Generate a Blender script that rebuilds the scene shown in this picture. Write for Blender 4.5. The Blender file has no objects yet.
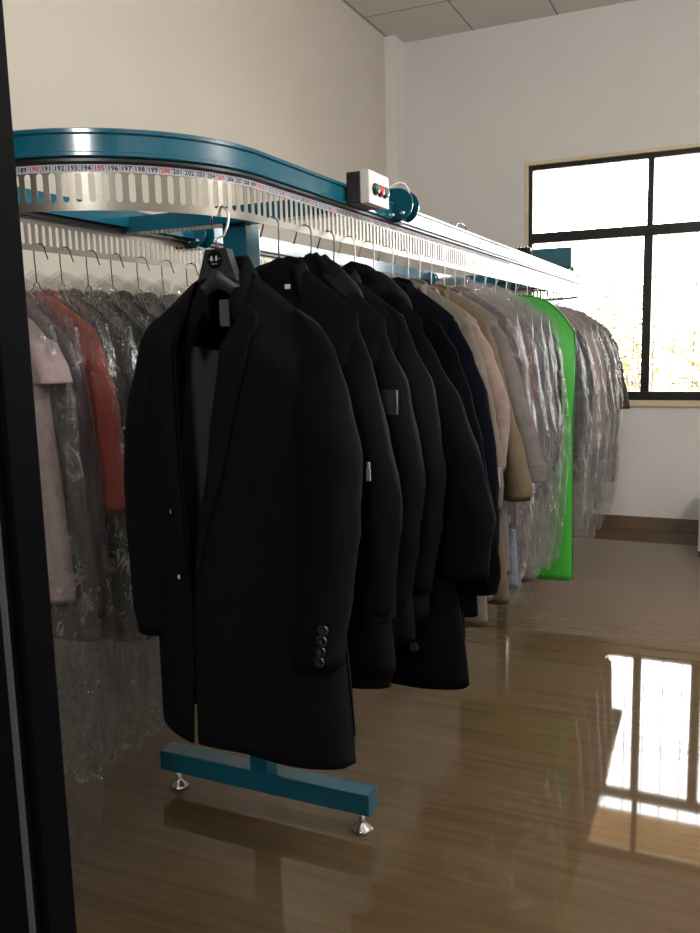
import bpy, bmesh, math, random
from mathutils import Vector, Matrix, noise

random.seed(7)
scene = bpy.context.scene
COL = scene.collection
R = math.radians
PI = math.pi

# ------------------------------------------------------------------ helpers
def lin(h, k=1.0):
    h = h.lstrip('#')
    out = []
    for i in (0, 2, 4):
        c = int(h[i:i+2], 16) / 255
        out.append((c / 12.92 if c <= .04045 else ((c + .055) / 1.055) ** 2.4) * k)
    return (*out, 1)

def setin(node, name, val):
    if name in node.inputs: node.inputs[name].default_value = val

def mat(name, hexc, rough=.6, metal=0., var=.12, vscale=6., bump=0., bscale=60., spec=.5, sheen=0., coat=0., stretch=(1, 1, 1), bdist=.01, k=1.):
    m = bpy.data.materials.new(name); m.use_nodes = True
    nt = m.node_tree; b = nt.nodes['Principled BSDF']
    c = lin(hexc, k)
    b.inputs['Roughness'].default_value = rough
    b.inputs['Metallic'].default_value = metal
    setin(b, 'Specular IOR Level', spec)
    if sheen: setin(b, 'Sheen Weight', sheen); setin(b, 'Sheen Roughness', .5)
    if coat: setin(b, 'Coat Weight', coat); setin(b, 'Coat Roughness', .08)
    tc = nt.nodes.new('ShaderNodeTexCoord')
    mp = nt.nodes.new('ShaderNodeMapping'); mp.inputs['Scale'].default_value = stretch
    nt.links.new(tc.outputs['Object'], mp.inputs['Vector'])
    n = nt.nodes.new('ShaderNodeTexNoise'); n.inputs['Scale'].default_value = vscale; n.inputs['Detail'].default_value = 4
    nt.links.new(mp.outputs['Vector'], n.inputs['Vector'])
    r = nt.nodes.new('ShaderNodeValToRGB')
    r.color_ramp.elements[0].position = .3; r.color_ramp.elements[1].position = .7
    r.color_ramp.elements[0].color = (*[x * (1 - var) for x in c[:3]], 1)
    r.color_ramp.elements[1].color = (*[min(1, x * (1 + var)) for x in c[:3]], 1)
    nt.links.new(n.outputs['Fac'], r.inputs['Fac']); nt.links.new(r.outputs['Color'], b.inputs['Base Color'])
    if bump:
        n2 = nt.nodes.new('ShaderNodeTexNoise'); n2.inputs['Scale'].default_value = bscale; n2.inputs['Detail'].default_value = 3
        nt.links.new(mp.outputs['Vector'], n2.inputs['Vector'])
        bp = nt.nodes.new('ShaderNodeBump'); bp.inputs['Strength'].default_value = bump; bp.inputs['Distance'].default_value = bdist
        nt.links.new(n2.outputs['Fac'], bp.inputs['Height']); nt.links.new(bp.outputs['Normal'], b.inputs['Normal'])
    return m

def cover_mat(name, haze=.10, gloss=.35, crease=.5, cscale=11, rough=.16, p0=.55, p1=.75):
    """thin crinkled polythene: see-through, milky, with crinkle glints partly painted in"""
    m = bpy.data.materials.new(name); m.use_nodes = True
    nt = m.node_tree; nt.nodes.clear()
    out = nt.nodes.new('ShaderNodeOutputMaterial')
    tr = nt.nodes.new('ShaderNodeBsdfTransparent'); tr.inputs['Color'].default_value = (.97, .97, .97, 1)
    df = nt.nodes.new('ShaderNodeBsdfDiffuse'); df.inputs['Color'].default_value = (.8, .8, .8, 1)
    gl = nt.nodes.new('ShaderNodeBsdfGlossy'); gl.inputs['Roughness'].default_value = rough
    tc = nt.nodes.new('ShaderNodeTexCoord')
    mp = nt.nodes.new('ShaderNodeMapping'); mp.inputs['Scale'].default_value = (1, 1, .55)
    nt.links.new(tc.outputs['Object'], mp.inputs['Vector'])
    ns = nt.nodes.new('ShaderNodeTexNoise'); ns.inputs['Scale'].default_value = 13; ns.inputs['Detail'].default_value = 5; ns.inputs['Distortion'].default_value = 1.6
    nt.links.new(mp.outputs['Vector'], ns.inputs['Vector'])
    vo = nt.nodes.new('ShaderNodeTexVoronoi'); vo.inputs['Scale'].default_value = 17; vo.feature = 'F1'
    nt.links.new(ns.outputs['Color'], vo.inputs['Vector'])
    v2 = nt.nodes.new('ShaderNodeTexVoronoi'); v2.inputs['Scale'].default_value = cscale; v2.feature = 'DISTANCE_TO_EDGE'
    nt.links.new(mp.outputs['Vector'], v2.inputs['Vector'])
    ad = nt.nodes.new('ShaderNodeMath'); ad.operation = 'MULTIPLY_ADD'; ad.inputs[1].default_value = .6
    nt.links.new(vo.outputs['Distance'], ad.inputs[0]); nt.links.new(ns.outputs['Fac'], ad.inputs[2])
    bp = nt.nodes.new('ShaderNodeBump'); bp.inputs['Strength'].default_value = 1.; bp.inputs['Distance'].default_value = .035
    nt.links.new(ad.outputs[0], bp.inputs['Height'])
    nt.links.new(bp.outputs['Normal'], gl.inputs['Normal']); nt.links.new(bp.outputs['Normal'], df.inputs['Normal'])
    fr = nt.nodes.new('ShaderNodeLayerWeight'); fr.inputs['Blend'].default_value = .35
    nt.links.new(bp.outputs['Normal'], fr.inputs['Normal'])
    mg = nt.nodes.new('ShaderNodeMath'); mg.operation = 'MULTIPLY'; mg.inputs[1].default_value = gloss
    nt.links.new(fr.outputs['Facing'], mg.inputs[0])
    m1 = nt.nodes.new('ShaderNodeMixShader'); m1.inputs[0].default_value = haze
    nt.links.new(tr.outputs[0], m1.inputs[1]); nt.links.new(df.outputs[0], m1.inputs[2])
    # crease lines, in patches: rougher film, whitened to paint in glints
    vm = nt.nodes.new('ShaderNodeMapping'); vm.inputs['Scale'].default_value = (1, 1, .45); vm.inputs['Rotation'].default_value = (.3, .5, .2)
    mxv = nt.nodes.new('ShaderNodeMixRGB'); mxv.inputs[0].default_value = .16
    nt.links.new(tc.outputs['Object'], mxv.inputs[1]); nt.links.new(ns.outputs['Color'], mxv.inputs[2]); nt.links.new(mxv.outputs[0], vm.inputs['Vector'])
    nt.links.new(vm.outputs['Vector'], v2.inputs['Vector'])
    lt = nt.nodes.new('ShaderNodeMapRange'); lt.inputs['From Min'].default_value = .05; lt.inputs['From Max'].default_value = .0
    nt.links.new(v2.outputs['Distance'], lt.inputs['Value'])
    pn = nt.nodes.new('ShaderNodeTexNoise'); pn.inputs['Scale'].default_value = 7; pn.inputs['Detail'].default_value = 2
    nt.links.new(tc.outputs['Object'], pn.inputs['Vector'])
    pr = nt.nodes.new('ShaderNodeMapRange'); pr.inputs['From Min'].default_value = p0; pr.inputs['From Max'].default_value = p1
    nt.links.new(pn.outputs['Fac'], pr.inputs['Value'])
    cm = nt.nodes.new('ShaderNodeMath'); cm.operation = 'MULTIPLY'; nt.links.new(lt.outputs[0], cm.inputs[0]); nt.links.new(pr.outputs[0], cm.inputs[1])
    c2 = nt.nodes.new('ShaderNodeMath'); c2.operation = 'MULTIPLY'; c2.inputs[1].default_value = crease; nt.links.new(cm.outputs[0], c2.inputs[0])
    g2 = nt.nodes.new('ShaderNodeBsdfGlossy'); g2.inputs['Roughness'].default_value = .42; g2.inputs['Color'].default_value = (1, 1, 1, 1)
    nt.links.new(bp.outputs['Normal'], g2.inputs['Normal'])
    m4 = nt.nodes.new('ShaderNodeMixShader'); m4.inputs[0].default_value = .5
    nt.links.new(g2.outputs[0], m4.inputs[1]); nt.links.new(df.outputs[0], m4.inputs[2])
    m2 = nt.nodes.new('ShaderNodeMixShader')
    nt.links.new(mg.outputs[0], m2.inputs[0]); nt.links.new(m1.outputs[0], m2.inputs[1]); nt.links.new(gl.outputs[0], m2.inputs[2])
    m5 = nt.nodes.new('ShaderNodeMixShader'); nt.links.new(c2.outputs[0], m5.inputs[0]); nt.links.new(m2.outputs[0], m5.inputs[1]); nt.links.new(m4.outputs[0], m5.inputs[2])
    nt.links.new(m5.outputs[0], out.inputs['Surface'])
    return m

def glass_mat(name):
    m = bpy.data.materials.new(name); m.use_nodes = True
    nt = m.node_tree; nt.nodes.clear()
    out = nt.nodes.new('ShaderNodeOutputMaterial')
    tr = nt.nodes.new('ShaderNodeBsdfTransparent'); tr.inputs['Color'].default_value = (.96, .97, .97, 1)
    gl = nt.nodes.new('ShaderNodeBsdfGlossy'); gl.inputs['Roughness'].default_value = .02
    mx = nt.nodes.new('ShaderNodeMixShader'); lw = nt.nodes.new('ShaderNodeFresnel'); lw.inputs['IOR'].default_value = 1.45
    nt.links.new(lw.outputs[0], mx.inputs[0]); nt.links.new(tr.outputs[0], mx.inputs[1]); nt.links.new(gl.outputs[0], mx.inputs[2])
    nt.links.new(mx.outputs[0], out.inputs['Surface'])
    return m

def mesh_obj(name, bm, m, parent=None, smooth=True, loc=None):
    bmesh.ops.recalc_face_normals(bm, faces=bm.faces)
    me = bpy.data.meshes.new(name); bm.to_mesh(me); bm.free()
    if smooth:
        for p in me.polygons: p.use_smooth = True
    if m: me.materials.append(m)
    o = bpy.data.objects.new(name, me); COL.objects.link(o)
    if parent: o.parent = parent
    if loc: o.location = loc
    return o

def empty(name, loc=(0, 0, 0), rz=0, parent=None):
    o = bpy.data.objects.new(name, None); COL.objects.link(o)
    o.empty_display_size = .1; o.location = loc; o.rotation_euler = (0, 0, rz)
    if parent: o.parent = parent
    return o

def tag(o, label, cat, group=None):
    o['label'] = label; o['category'] = cat
    if group: o['group'] = group
    return o

def struct(o):
    o['kind'] = 'structure'; return o

def box(bm, x0, x1, y0, y1, z0, z1, bev=0.):
    vs = [bm.verts.new((x, y, z)) for x in (x0, x1) for y in (y0, y1) for z in (z0, z1)]
    fs = [bm.faces.new([vs[i] for i in q]) for q in ((0, 1, 3, 2), (4, 6, 7, 5), (0, 4, 5, 1), (2, 3, 7, 6), (0, 2, 6, 4), (1, 5, 7, 3))]
    if bev:
        es = list({e for f in fs for e in f.edges})
        bmesh.ops.bevel(bm, geom=es, offset=bev, segments=2, affect='EDGES', profile=.7)

def boxo(name, dims, m, parent=None, bev=0., smooth=False):
    bm = bmesh.new(); box(bm, *dims, bev=bev)
    return mesh_obj(name, bm, m, parent, smooth=False)

def tube(bm, pts, rad, n=8, cap=True):
    pts = [Vector(p) for p in pts]
    rads = rad if isinstance(rad, (list, tuple)) else [rad] * len(pts)
    rings = []; up = None
    for i, p in enumerate(pts):
        t = (pts[min(i+1, len(pts)-1)] - pts[max(i-1, 0)]).normalized()
        if up is None:
            a = Vector((0, 0, 1)) if abs(t.z) < .9 else Vector((0, 1, 0))
            up = (a - t * a.dot(t)).normalized()
        else:
            up = (up - t * up.dot(t)).normalized()
        s = t.cross(up)
        rings.append([bm.verts.new(p + (up * math.cos(2*PI*k/n) + s * math.sin(2*PI*k/n)) * rads[i]) for k in range(n)])
    for a, b in zip(rings, rings[1:]):
        for k in range(n): bm.faces.new((a[k], a[(k+1) % n], b[(k+1) % n], b[k]))
    if cap: bm.faces.new(rings[0][::-1]); bm.faces.new(rings[-1])

def lathe(bm, prof, c=(0, 0, 0), n=24, axis='z'):
    rings = []
    for r, h in prof:
        ring = []
        for k in range(n):
            a = 2*PI*k/n
            if axis == 'z': p = (c[0]+r*math.cos(a), c[1]+r*math.sin(a), c[2]+h)
            elif axis == 'y': p = (c[0]+r*math.cos(a), c[1]+h, c[2]+r*math.sin(a))
            else: p = (c[0]+h, c[1]+r*math.cos(a), c[2]+r*math.sin(a))
            ring.append(bm.verts.new(p))
        rings.append(ring)
    for a, b in zip(rings, rings[1:]):
        for k in range(n): bm.faces.new((a[k], a[(k+1) % n], b[(k+1) % n], b[k]))
    bm.faces.new(rings[0][::-1]); bm.faces.new(rings[-1])

def rings_mesh(bm, rings, closed=True, cap0=False, cap1=False):
    vs = [[bm.verts.new(p) for p in r] for r in rings]
    n = len(vs[0])
    for a, b in zip(vs, vs[1:]):
        for k in range(n if closed else n-1): bm.faces.new((a[k], a[(k+1) % n], b[(k+1) % n], b[k]))
    if cap0: bm.faces.new(vs[0][::-1])
    if cap1: bm.faces.new(vs[-1])
    return vs

def lerp_table(t, x):
    if x <= t[0][0]: return t[0][1]
    for (a, va), (b, vb) in zip(t, t[1:]):
        if x <= b:
            k = (x-a)/(b-a); k = k*k*(3-2*k)*.5 + k*.5
            return va + (vb-va)*k
    return t[-1][1]

def sstep(x):
    x = max(0, min(1, x)); return x*x*(3-2*x)

def nz(x, y, z): return noise.noise(Vector((x, y, z)))

# ------------------------------------------------------------------ camera (height 1.40 m in the doorway)
Rm = ((0.90938171, 0.03852167, -0.41417507), (0.41523579, -0.14290582, 0.89841926), (-0.02457942, -0.98898635, -0.14595152))
cd = bpy.data.cameras.new('camera'); cam = bpy.data.objects.new('camera', cd); COL.objects.link(cam)
cd.sensor_fit = 'HORIZONTAL'; cd.sensor_width = 36; cd.lens = 833/700*36; cd.clip_start = .02; cd.clip_end = 200
M3 = Matrix([[Rm[i][0], -Rm[i][1], -Rm[i][2]] for i in range(3)])
cam.matrix_world = Matrix.Translation((0, 0, 1.4)) @ M3.to_4x4()
scene.camera = cam

# ------------------------------------------------------------------ materials: setting
def floor_material():
    m = bpy.data.materials.new('glossy travertine tile'); m.use_nodes = True
    nt = m.node_tree; b = nt.nodes['Principled BSDF']
    tc = nt.nodes.new('ShaderNodeTexCoord')
    mp = nt.nodes.new('ShaderNodeMapping'); mp.inputs['Scale'].default_value = (.7, 13.0, 1); mp.inputs['Rotation'].default_value = (0, 0, R(-5))
    nt.links.new(tc.outputs['Object'], mp.inputs['Vector'])
    n1 = nt.nodes.new('ShaderNodeTexNoise'); n1.inputs['Scale'].default_value = 2.2; n1.inputs['Detail'].default_value = 7; n1.inputs['Distortion'].default_value = .9; n1.inputs['Roughness'].default_value = .62
    nt.links.new(mp.outputs['Vector'], n1.inputs['Vector'])
    r1 = nt.nodes.new('ShaderNodeValToRGB')
    e = r1.color_ramp.elements
    e[0].position = .30; e[0].color = lin('#594834')
    e[1].position = .68; e[1].color = lin('#6c5840')
    k = e.new(.47); k.color = lin('#64513a')
    nt.links.new(n1.outputs['Fac'], r1.inputs['Fac'])
    # broad clouding
    n2 = nt.nodes.new('ShaderNodeTexNoise'); n2.inputs['Scale'].default_value = .9; n2.inputs['Detail'].default_value = 3
    nt.links.new(tc.outputs['Object'], n2.inputs['Vector'])
    mx = nt.nodes.new('ShaderNodeMixRGB'); mx.blend_type = 'MULTIPLY'; mx.inputs[0].default_value = .25
    nt.links.new(r1.outputs['Color'], mx.inputs[1]); nt.links.new(n2.outputs['Color'], mx.inputs[2])
    # tile joints, 0.8 m
    br = nt.nodes.new('ShaderNodeTexBrick'); br.offset = 0; br.inputs['Scale'].default_value = 1
    br.inputs['Brick Width'].default_value = .8; br.inputs['Row Height'].default_value = .8; br.inputs['Mortar Size'].default_value = .0015
    br.inputs['Color1'].default_value = (1, 1, 1, 1); br.inputs['Color2'].default_value = (.97, .97, .97, 1); br.inputs['Mortar'].default_value = (.9, .88, .86, 1)
    nt.links.new(tc.outputs['Object'], br.inputs['Vector'])
    m3 = nt.nodes.new('ShaderNodeMixRGB'); m3.blend_type = 'MULTIPLY'; m3.inputs[0].default_value = 1
    nt.links.new(mx.outputs[0], m3.inputs[1]); nt.links.new(br.outputs['Color'], m3.inputs[2])
    nt.links.new(m3.outputs[0], b.inputs['Base Color'])
    b.inputs['Roughness'].default_value = .035
    setin(b, 'IOR', 1.5)
    bp = nt.nodes.new('ShaderNodeBump'); bp.inputs['Strength'].default_value = .006; bp.inputs['Distance'].default_value = .01
    n4 = nt.nodes.new('ShaderNodeTexNoise'); n4.inputs['Scale'].default_value = 2.5
    nt.links.new(tc.outputs['Object'], n4.inputs['Vector']); nt.links.new(n4.outputs['Fac'], bp.inputs['Height'])
    nt.links.new(bp.outputs['Normal'], b.inputs['Normal'])
    return m

def ceiling_material():
    m = bpy.data.materials.new('grey ceiling tiles'); m.use_nodes = True
    nt = m.node_tree; b = nt.nodes['Principled BSDF']
    tc = nt.nodes.new('ShaderNodeTexCoord')
    mp = nt.nodes.new('ShaderNodeMapping'); mp.inputs['Location'].default_value = (1.22, -5.72, 0)
    nt.links.new(tc.outputs['Object'], mp.inputs['Vector'])
    br = nt.nodes.new('ShaderNodeTexBrick'); br.offset = 0; br.inputs['Scale'].default_value = 1
    br.inputs['Brick Width'].default_value = .61; br.inputs['Row Height'].default_value = .61; br.inputs['Mortar Size'].default_value = .006
    br.inputs['Color1'].default_value = lin('#dddbd5'); br.inputs['Color2'].default_value = lin('#d6d4ce'); br.inputs['Mortar'].default_value = lin('#8a8882')
    nt.links.new(mp.outputs['Vector'], br.inputs['Vector'])
    n = nt.nodes.new('ShaderNodeTexNoise'); n.inputs['Scale'].default_value = 90; nt.links.new(tc.outputs['Object'], n.inputs['Vector'])
    mx = nt.nodes.new('ShaderNodeMixRGB'); mx.blend_type = 'MULTIPLY'; mx.inputs[0].default_value = .15
    nt.links.new(br.outputs['Color'], mx.inputs[1]); nt.links.new(n.outputs['Color'], mx.inputs[2])
    nt.links.new(mx.outputs[0], b.inputs['Base Color']); b.inputs['Roughness'].default_value = .9
    bp = nt.nodes.new('ShaderNodeBump'); bp.inputs['Strength'].default_value = .3; bp.inputs['Distance'].default_value = .004
    nt.links.new(br.outputs['Fac'], bp.inputs['Height']); bp.invert = True
    nt.links.new(bp.outputs['Normal'], b.inputs['Normal'])
    return m

M = {}
M['wall_warm'] = mat('cream plaster', '#d2cbc0', .85, var=.02, vscale=2, bump=.08, bscale=45)
M['wall_cool'] = mat('pale grey plaster', '#dedad8', .85, var=.02, vscale=2, bump=.08, bscale=45)
M['white'] = mat('white paint', '#e6e4e0', .6, var=.02)
M['floor'] = floor_material(); M['ceiling'] = ceiling_material()
M['skirting'] = mat('brown tile skirting', '#6b5845', .3, var=.15, vscale=5, stretch=(1, 1, 4))
M['bronze'] = mat('dark bronze aluminium', '#17130f', .4, .2, var=.1)
M['sill'] = mat('beige stone sill', '#d8c7a8', .5, var=.06)
M['glass'] = glass_mat('clear glass')
M['iron'] = mat('painted grille iron', '#8d857c', .6, var=.08)
M['black_alu'] = mat('black aluminium', '#08080a', .5, 0, var=.15, bump=.02, spec=.03)
M['grey_seal'] = mat('grey rubber seal', '#38383c', .7)
M['concrete'] = mat('outdoor concrete', '#b8a88e', .9, var=.1)
M['eave'] = mat('tan eave soffit', '#a98f6c', .9, var=.06)

# ------------------------------------------------------------------ room shell
XL, XR, YF, YB, H = -2.46, 1.95, 6.32, -2.2, 3.65
WX0, WX1, WZ0, WZ1 = -1.43, 1.13, .945, 2.665
struct(boxo('floor', (XL-.2, XR+.2, YB-.2, YF+.2, -.1, 0), M['floor']))
struct(boxo('ceiling', (XL-.2, XR+.2, YB-.2, YF+.2, H, H+.1), M['ceiling']))
struct(boxo('wall_left', (XL-.2, XL, YB-.2, YF+.2, 0, H), M['wall_warm']))
struct(boxo('wall_right', (XR, XR+.2, YB-.2, YF+.2, 0, H), M['wall_cool']))
struct(boxo('wall_back', (XL, XR, YB-.2, YB, 0, H), mat('dark unseen back wall', '#4a4640', .8)))  # unseen wall, kept dark so the door stile reflects less light
bm = bmesh.new()
box(bm, XL, WX0, YF, YF+.2, 0, H); box(bm, WX1, XR, YF, YF+.2, 0, H)
box(bm, WX0, WX1, YF, YF+.2, 0, WZ0); box(bm, WX0, WX1, YF, YF+.2, WZ1, H)
struct(mesh_obj('wall_far', bm, M['wall_cool'], smooth=False))
struct(boxo('trim_1', (XL, -2.374, 6.13, YF, 0, H), M['white'], bev=.003))       # boxed pipe in the corner
struct(boxo('baseboard_far', (-2.374, XR, YF-.012, YF, 0, .095), M['skirting'], bev=.002))
struct(boxo('baseboard_left', (XL, XL+.012, .6, 6.13, 0, .095), M['skirting'], bev=.002))
struct(boxo('baseboard_right', (XR-.012, XR, YB, YF-.012, 0, .095), M['skirting'], bev=.002))
# window
win = struct(empty('window_1', (0, YF, 0)))
bm = bmesh.new()
def wb(x0, x1, z0, z1, y0=.03, y1=.09): box(bm, x0, x1, y0, y1, z0, z1, bev=.004)
wb(WX0+.008, WX0+.036, WZ0, WZ1-.01); wb(WX1-.03, WX1, WZ0, WZ1-.01)
wb(WX0+.036, WX1-.03, WZ1-.045, WZ1-.01); wb(WX0+.036, WX1-.03, WZ0, WZ0+.062)
wb(WX0+.036, WX1-.03, 2.10, 2.172)
for x in (-.572, .28): wb(x-.02, x+.02, 2.172, WZ1-.045)
for x in (-.578, .28): wb(x-.03, x+.03, WZ0+.062, 2.10)
wb(-.20, -.13, WZ0+.062, 2.10, .045, .085)
struct(mesh_obj('window_frame', bm, M['bronze'], win, smooth=False))
bm = bmesh.new(); box(bm, WX0+.03, WX1-.03, .058, .062, WZ0+.05, WZ1-.04)
struct(mesh_obj('window_glass', bm, M['glass'], win, smooth=False))
bm = bmesh.new(); box(bm, WX0-.03, WX1+.03, -.03, .03, WZ0-.042, WZ0, bev=.006)
struct(mesh_obj('window_sill', bm, M['sill'], win, smooth=False))
bm = bmesh.new()
box(bm, WX0-.016, WX1+.016, -.006, .03, WZ1-.012, WZ1+.012); box(bm, WX0-.016, WX0+.008, -.006, .03, WZ0, WZ1-.012); box(bm, WX1-.008, WX1+.016, -.006, .03, WZ0, WZ1-.012)
struct(mesh_obj('window_trim', bm, M['sill'], win, smooth=False))
# security grille outside: bars, double rail and scrolls
bm = bmesh.new(); gy = .17
x = WX0+.07
while x < WX1:
    tube(bm, [(x, gy, WZ0+.01), (x, gy, WZ1-.01)], .004, 6)
    lathe(bm, [(.004, -.02), (.008, 0), (.004, .02)], (x, gy, 1.30), 8)
    x += .137
for z in (1.70, 1.82, 1.06, 2.22): tube(bm, [(WX0, gy, z), (WX1, gy, z)], .0045, 6)
x = WX0+.14
while x < WX1-.1:
    for sg in (1, -1):
        pts = []
        for i in range(22):
            a = i/21*2.3*PI; rr = .046*(1-i/30)
            pts.append((x+sg*(.05 - rr*math.cos(a)*1.05), gy, 1.76 + sg*rr*math.sin(a)))
        tube(bm, pts, .0035, 5)
    x += .2
struct(mesh_obj('security_grille', bm, M['iron'], win))
# roof overhang and ground outside
struct(boxo('roof_overhang', (-4, 4, YF+.2, YF+1.35, 3.02, 3.15), M['eave']))
struct(boxo('ground', (-14, 14, YF+.2, 26, -.3, -.12), M['concrete']))

# glazed door leaf beside the camera
M['door_glass'] = glass_mat('door glass')
door = struct(empty('door_1', (-.4715, .45, 0)))
bm = bmesh.new()
box(bm, -.052, -.006, -.02, .022, .02, 2.3, bev=.003); box(bm, -.006, .0, -.012, .016, .02, 2.3, bev=.001)
box(bm, -.058, -.052, -.008, .012, .02, 2.3)
box(bm, -.95, -.9, -.02, .022, .02, 2.3, bev=.003)
box(bm, -.9, -.058, -.02, .022, 2.22, 2.3, bev=.003); box(bm, -.9, -.058, -.02, .022, .02, .1, bev=.003)
struct(mesh_obj('door_stile', bm, M['black_alu'], door, smooth=False))
bm = bmesh.new(); box(bm, -.0115, -.0065, -.0215, -.0115, .02, 2.3)
struct(mesh_obj('door_seal', bm, M['grey_seal'], door, smooth=False))
bm = bmesh.new(); box(bm, -.9, -.055, -.002, .002, .09, 2.23)
struct(mesh_obj('door_glass', bm, M['door_glass'], door, smooth=False))
bm = bmesh.new(); box(bm, -2.0, 2.41, -.03, .03, 2.305, 2.37); box(bm, -2.0, -.96, -.02, .02, 0, 2.305)
struct(mesh_obj('door_partition', bm, M['black_alu'], door, smooth=False))
bm = bmesh.new(); box(bm, -2.0, 2.41, -.03, .03, 0, .006)
struct(mesh_obj('door_track', bm, M['black_alu'], door, smooth=False))

# ------------------------------------------------------------------ conveyor
M['teal'] = mat('teal gloss enamel', '#0b5d74', .2, 0, var=.06, vscale=4, bump=.03, bscale=18, coat=.4)
M['black_rubber'] = mat('black rubber', '#131315', .35, var=.1)
M['belt'] = mat('brushed stainless belt', '#8f8a80', .36, .8, var=.05, vscale=20, stretch=(1, 1, 8))
M['tape'] = mat('white number tape', '#c4c8d4', .5, var=.03)
M['ink'] = mat('black ink', '#050508', .6); M['red_ink'] = mat('red ink', '#c8242e', .6)
M['steel'] = mat('bright steel', '#c8c8c6', .25, .95, var=.05)
M['box_black'] = mat('black plastic', '#19181a', .4, var=.1, bump=.05, bscale=120)
M['box_white'] = mat('white plastic', '#e9e7e2', .4, var=.03)
M['btn_green'] = mat('green button', '#2c7052', .35); M['btn_red'] = mat('red button', '#cf3b43', .35)

CX, RAD, Y0, Y1 = -1.255, .355, 1.53, 5.42
ZB, ZT = 1.65, 1.731
LS = Y1 - Y0; LC = PI*RAD; LT = 2*LS + 2*LC
NSLOT = 426; PITCH = LT/NSLOT
def path(s):
    """arc length s from the near apex, running towards the front leg; returns point and outward normal"""
    s = s % LT
    if s < LC/2:
        a = -PI/2 + s/RAD; n = (math.cos(a), math.sin(a)); return (CX+RAD*n[0], Y0+RAD*n[1]), n
    s -= LC/2
    if s < LS: return (CX+RAD, Y0+s), (1, 0)
    s -= LS
    if s < LC:
        a = s/RAD; n = (math.cos(a), math.sin(a)); return (CX+RAD*n[0], Y1+RAD*n[1]), n
    s -= LC
    if s < LS: return (CX-RAD, Y1-s), (-1, 0)
    s -= LS
    a = PI + s/RAD; n = (math.cos(a), math.sin(a)); return (CX+RAD*n[0], Y0+RAD*n[1]), n
def pt(s, d, z):
    p, n = path(s); return Vector((p[0]+n[0]*d, p[1]+n[1]*d, z))
def loop_samples():
    ss = []
    for i in range(24): ss.append(LC/2*i/24)
    for i in range(14): ss.append(LC/2+LS*i/14)
    for i in range(48): ss.append(LC/2+LS+LC*i/48)
    for i in range(14): ss.append(LC*1.5+LS+LS*i/14)
    for i in range(24): ss.append(LC*1.5+2*LS+LC/2*i/24)
    return ss
def sweep(name, prof, m, parent):
    bm = bmesh.new(); ss = loop_samples()
    rings = [[pt(s, d, z) for d, z in prof] for s in ss]
    vs = rings_mesh(bm, rings, True)
    n = len(prof)
    for k in range(n): bm.faces.new((vs[-1][k], vs[-1][(k+1) % n], vs[0][(k+1) % n], vs[0][k]))
    o = mesh_obj(name, bm, m, parent)
    try:
        o.data.set_sharp_from_angle(angle=R(40))
    except Exception: pass
    return o

conv = tag(empty('garment_conveyor', (CX, Y0, 0)), 'long teal oval garment conveyor with a numbered slotted steel belt on floor stands', 'conveyor')
conv_off = Vector((CX, Y0, 0))
class Under:
    pass
def cpart(o):
    """geometry is written in room coordinates: move it under the conveyor's empty"""
    o.matrix_parent_inverse = Matrix.Translation(-conv_off); return o
def csub(o, par):
    return o
rail = cpart(sweep('track_rail', [(-.035, 1.742), (.010, 1.742), (.012, 1.744), (.012, 1.749), (.009, 1.751), (.009, 1.780), (.013, 1.783), (.013, 1.789), (.010, 1.791), (-.035, 1.791)], M['teal'], conv))
cpart(sweep('rubber_guide', [(-.02, 1.7315), (.006, 1.7315), (.010, 1.734), (.010, 1.739), (.007, 1.742), (-.02, 1.742)], M['black_rubber'], conv))
# slotted belt: one ring of quads around every slot
bm = bmesh.new()
zc, hh, hw = 1.6905, .0258, PITCH*.255
cache = {}
def bv(i, key, s, z):
    k = (i % NSLOT, key)
    if k not in cache: cache[k] = bm.verts.new(pt(s, 0, z))
    return cache[k]
for i in range(NSLOT):
    s0 = i*PITCH; sc = s0+PITCH/2
    inner = []
    for k in range(9):
        a = PI*k/8; inner.append((sc+hw*math.cos(a), zc+hh-hw+hw*math.sin(a)))
    for k in range(9):
        a = PI+PI*k/8; inner.append((sc+hw*math.cos(a), zc-hh+hw+hw*math.sin(a)))
    iv = [bm.verts.new(pt(s, 0, z)) for s, z in inner]
    A = bv(i, 'b', s0, ZB); B = bv(i, 't', s0, ZT); C = bv(i+1, 't', s0+PITCH, ZT); D = bv(i+1, 'b', s0+PITCH, ZB)
    bm.faces.new([C] + iv[0:5][::-1][::-1][::1][::-1][::-1] + []) if False else None
    T = bm.verts.new(pt(sc, 0, ZT)); Bo = bm.verts.new(pt(sc, 0, ZB))
    bm.faces.new([C] + [T] + iv[4::-1])                   # top half, far side
    bm.faces.new([T, B] + iv[8:3:-1])
    bm.faces.new([B, A] + [iv[9], iv[8]])
    bm.faces.new([A, Bo] + iv[13:8:-1])
    bm.faces.new([Bo, D] + iv[17:12:-1])
    bm.faces.new([D, C] + [iv[0], iv[17]])
belt = mesh_obj('slotted_belt', bm, M['belt'], conv, smooth=False); cpart(belt)
sd = belt.modifiers.new('thick', 'SOLIDIFY'); sd.thickness = .0014; sd.offset = 0
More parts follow.
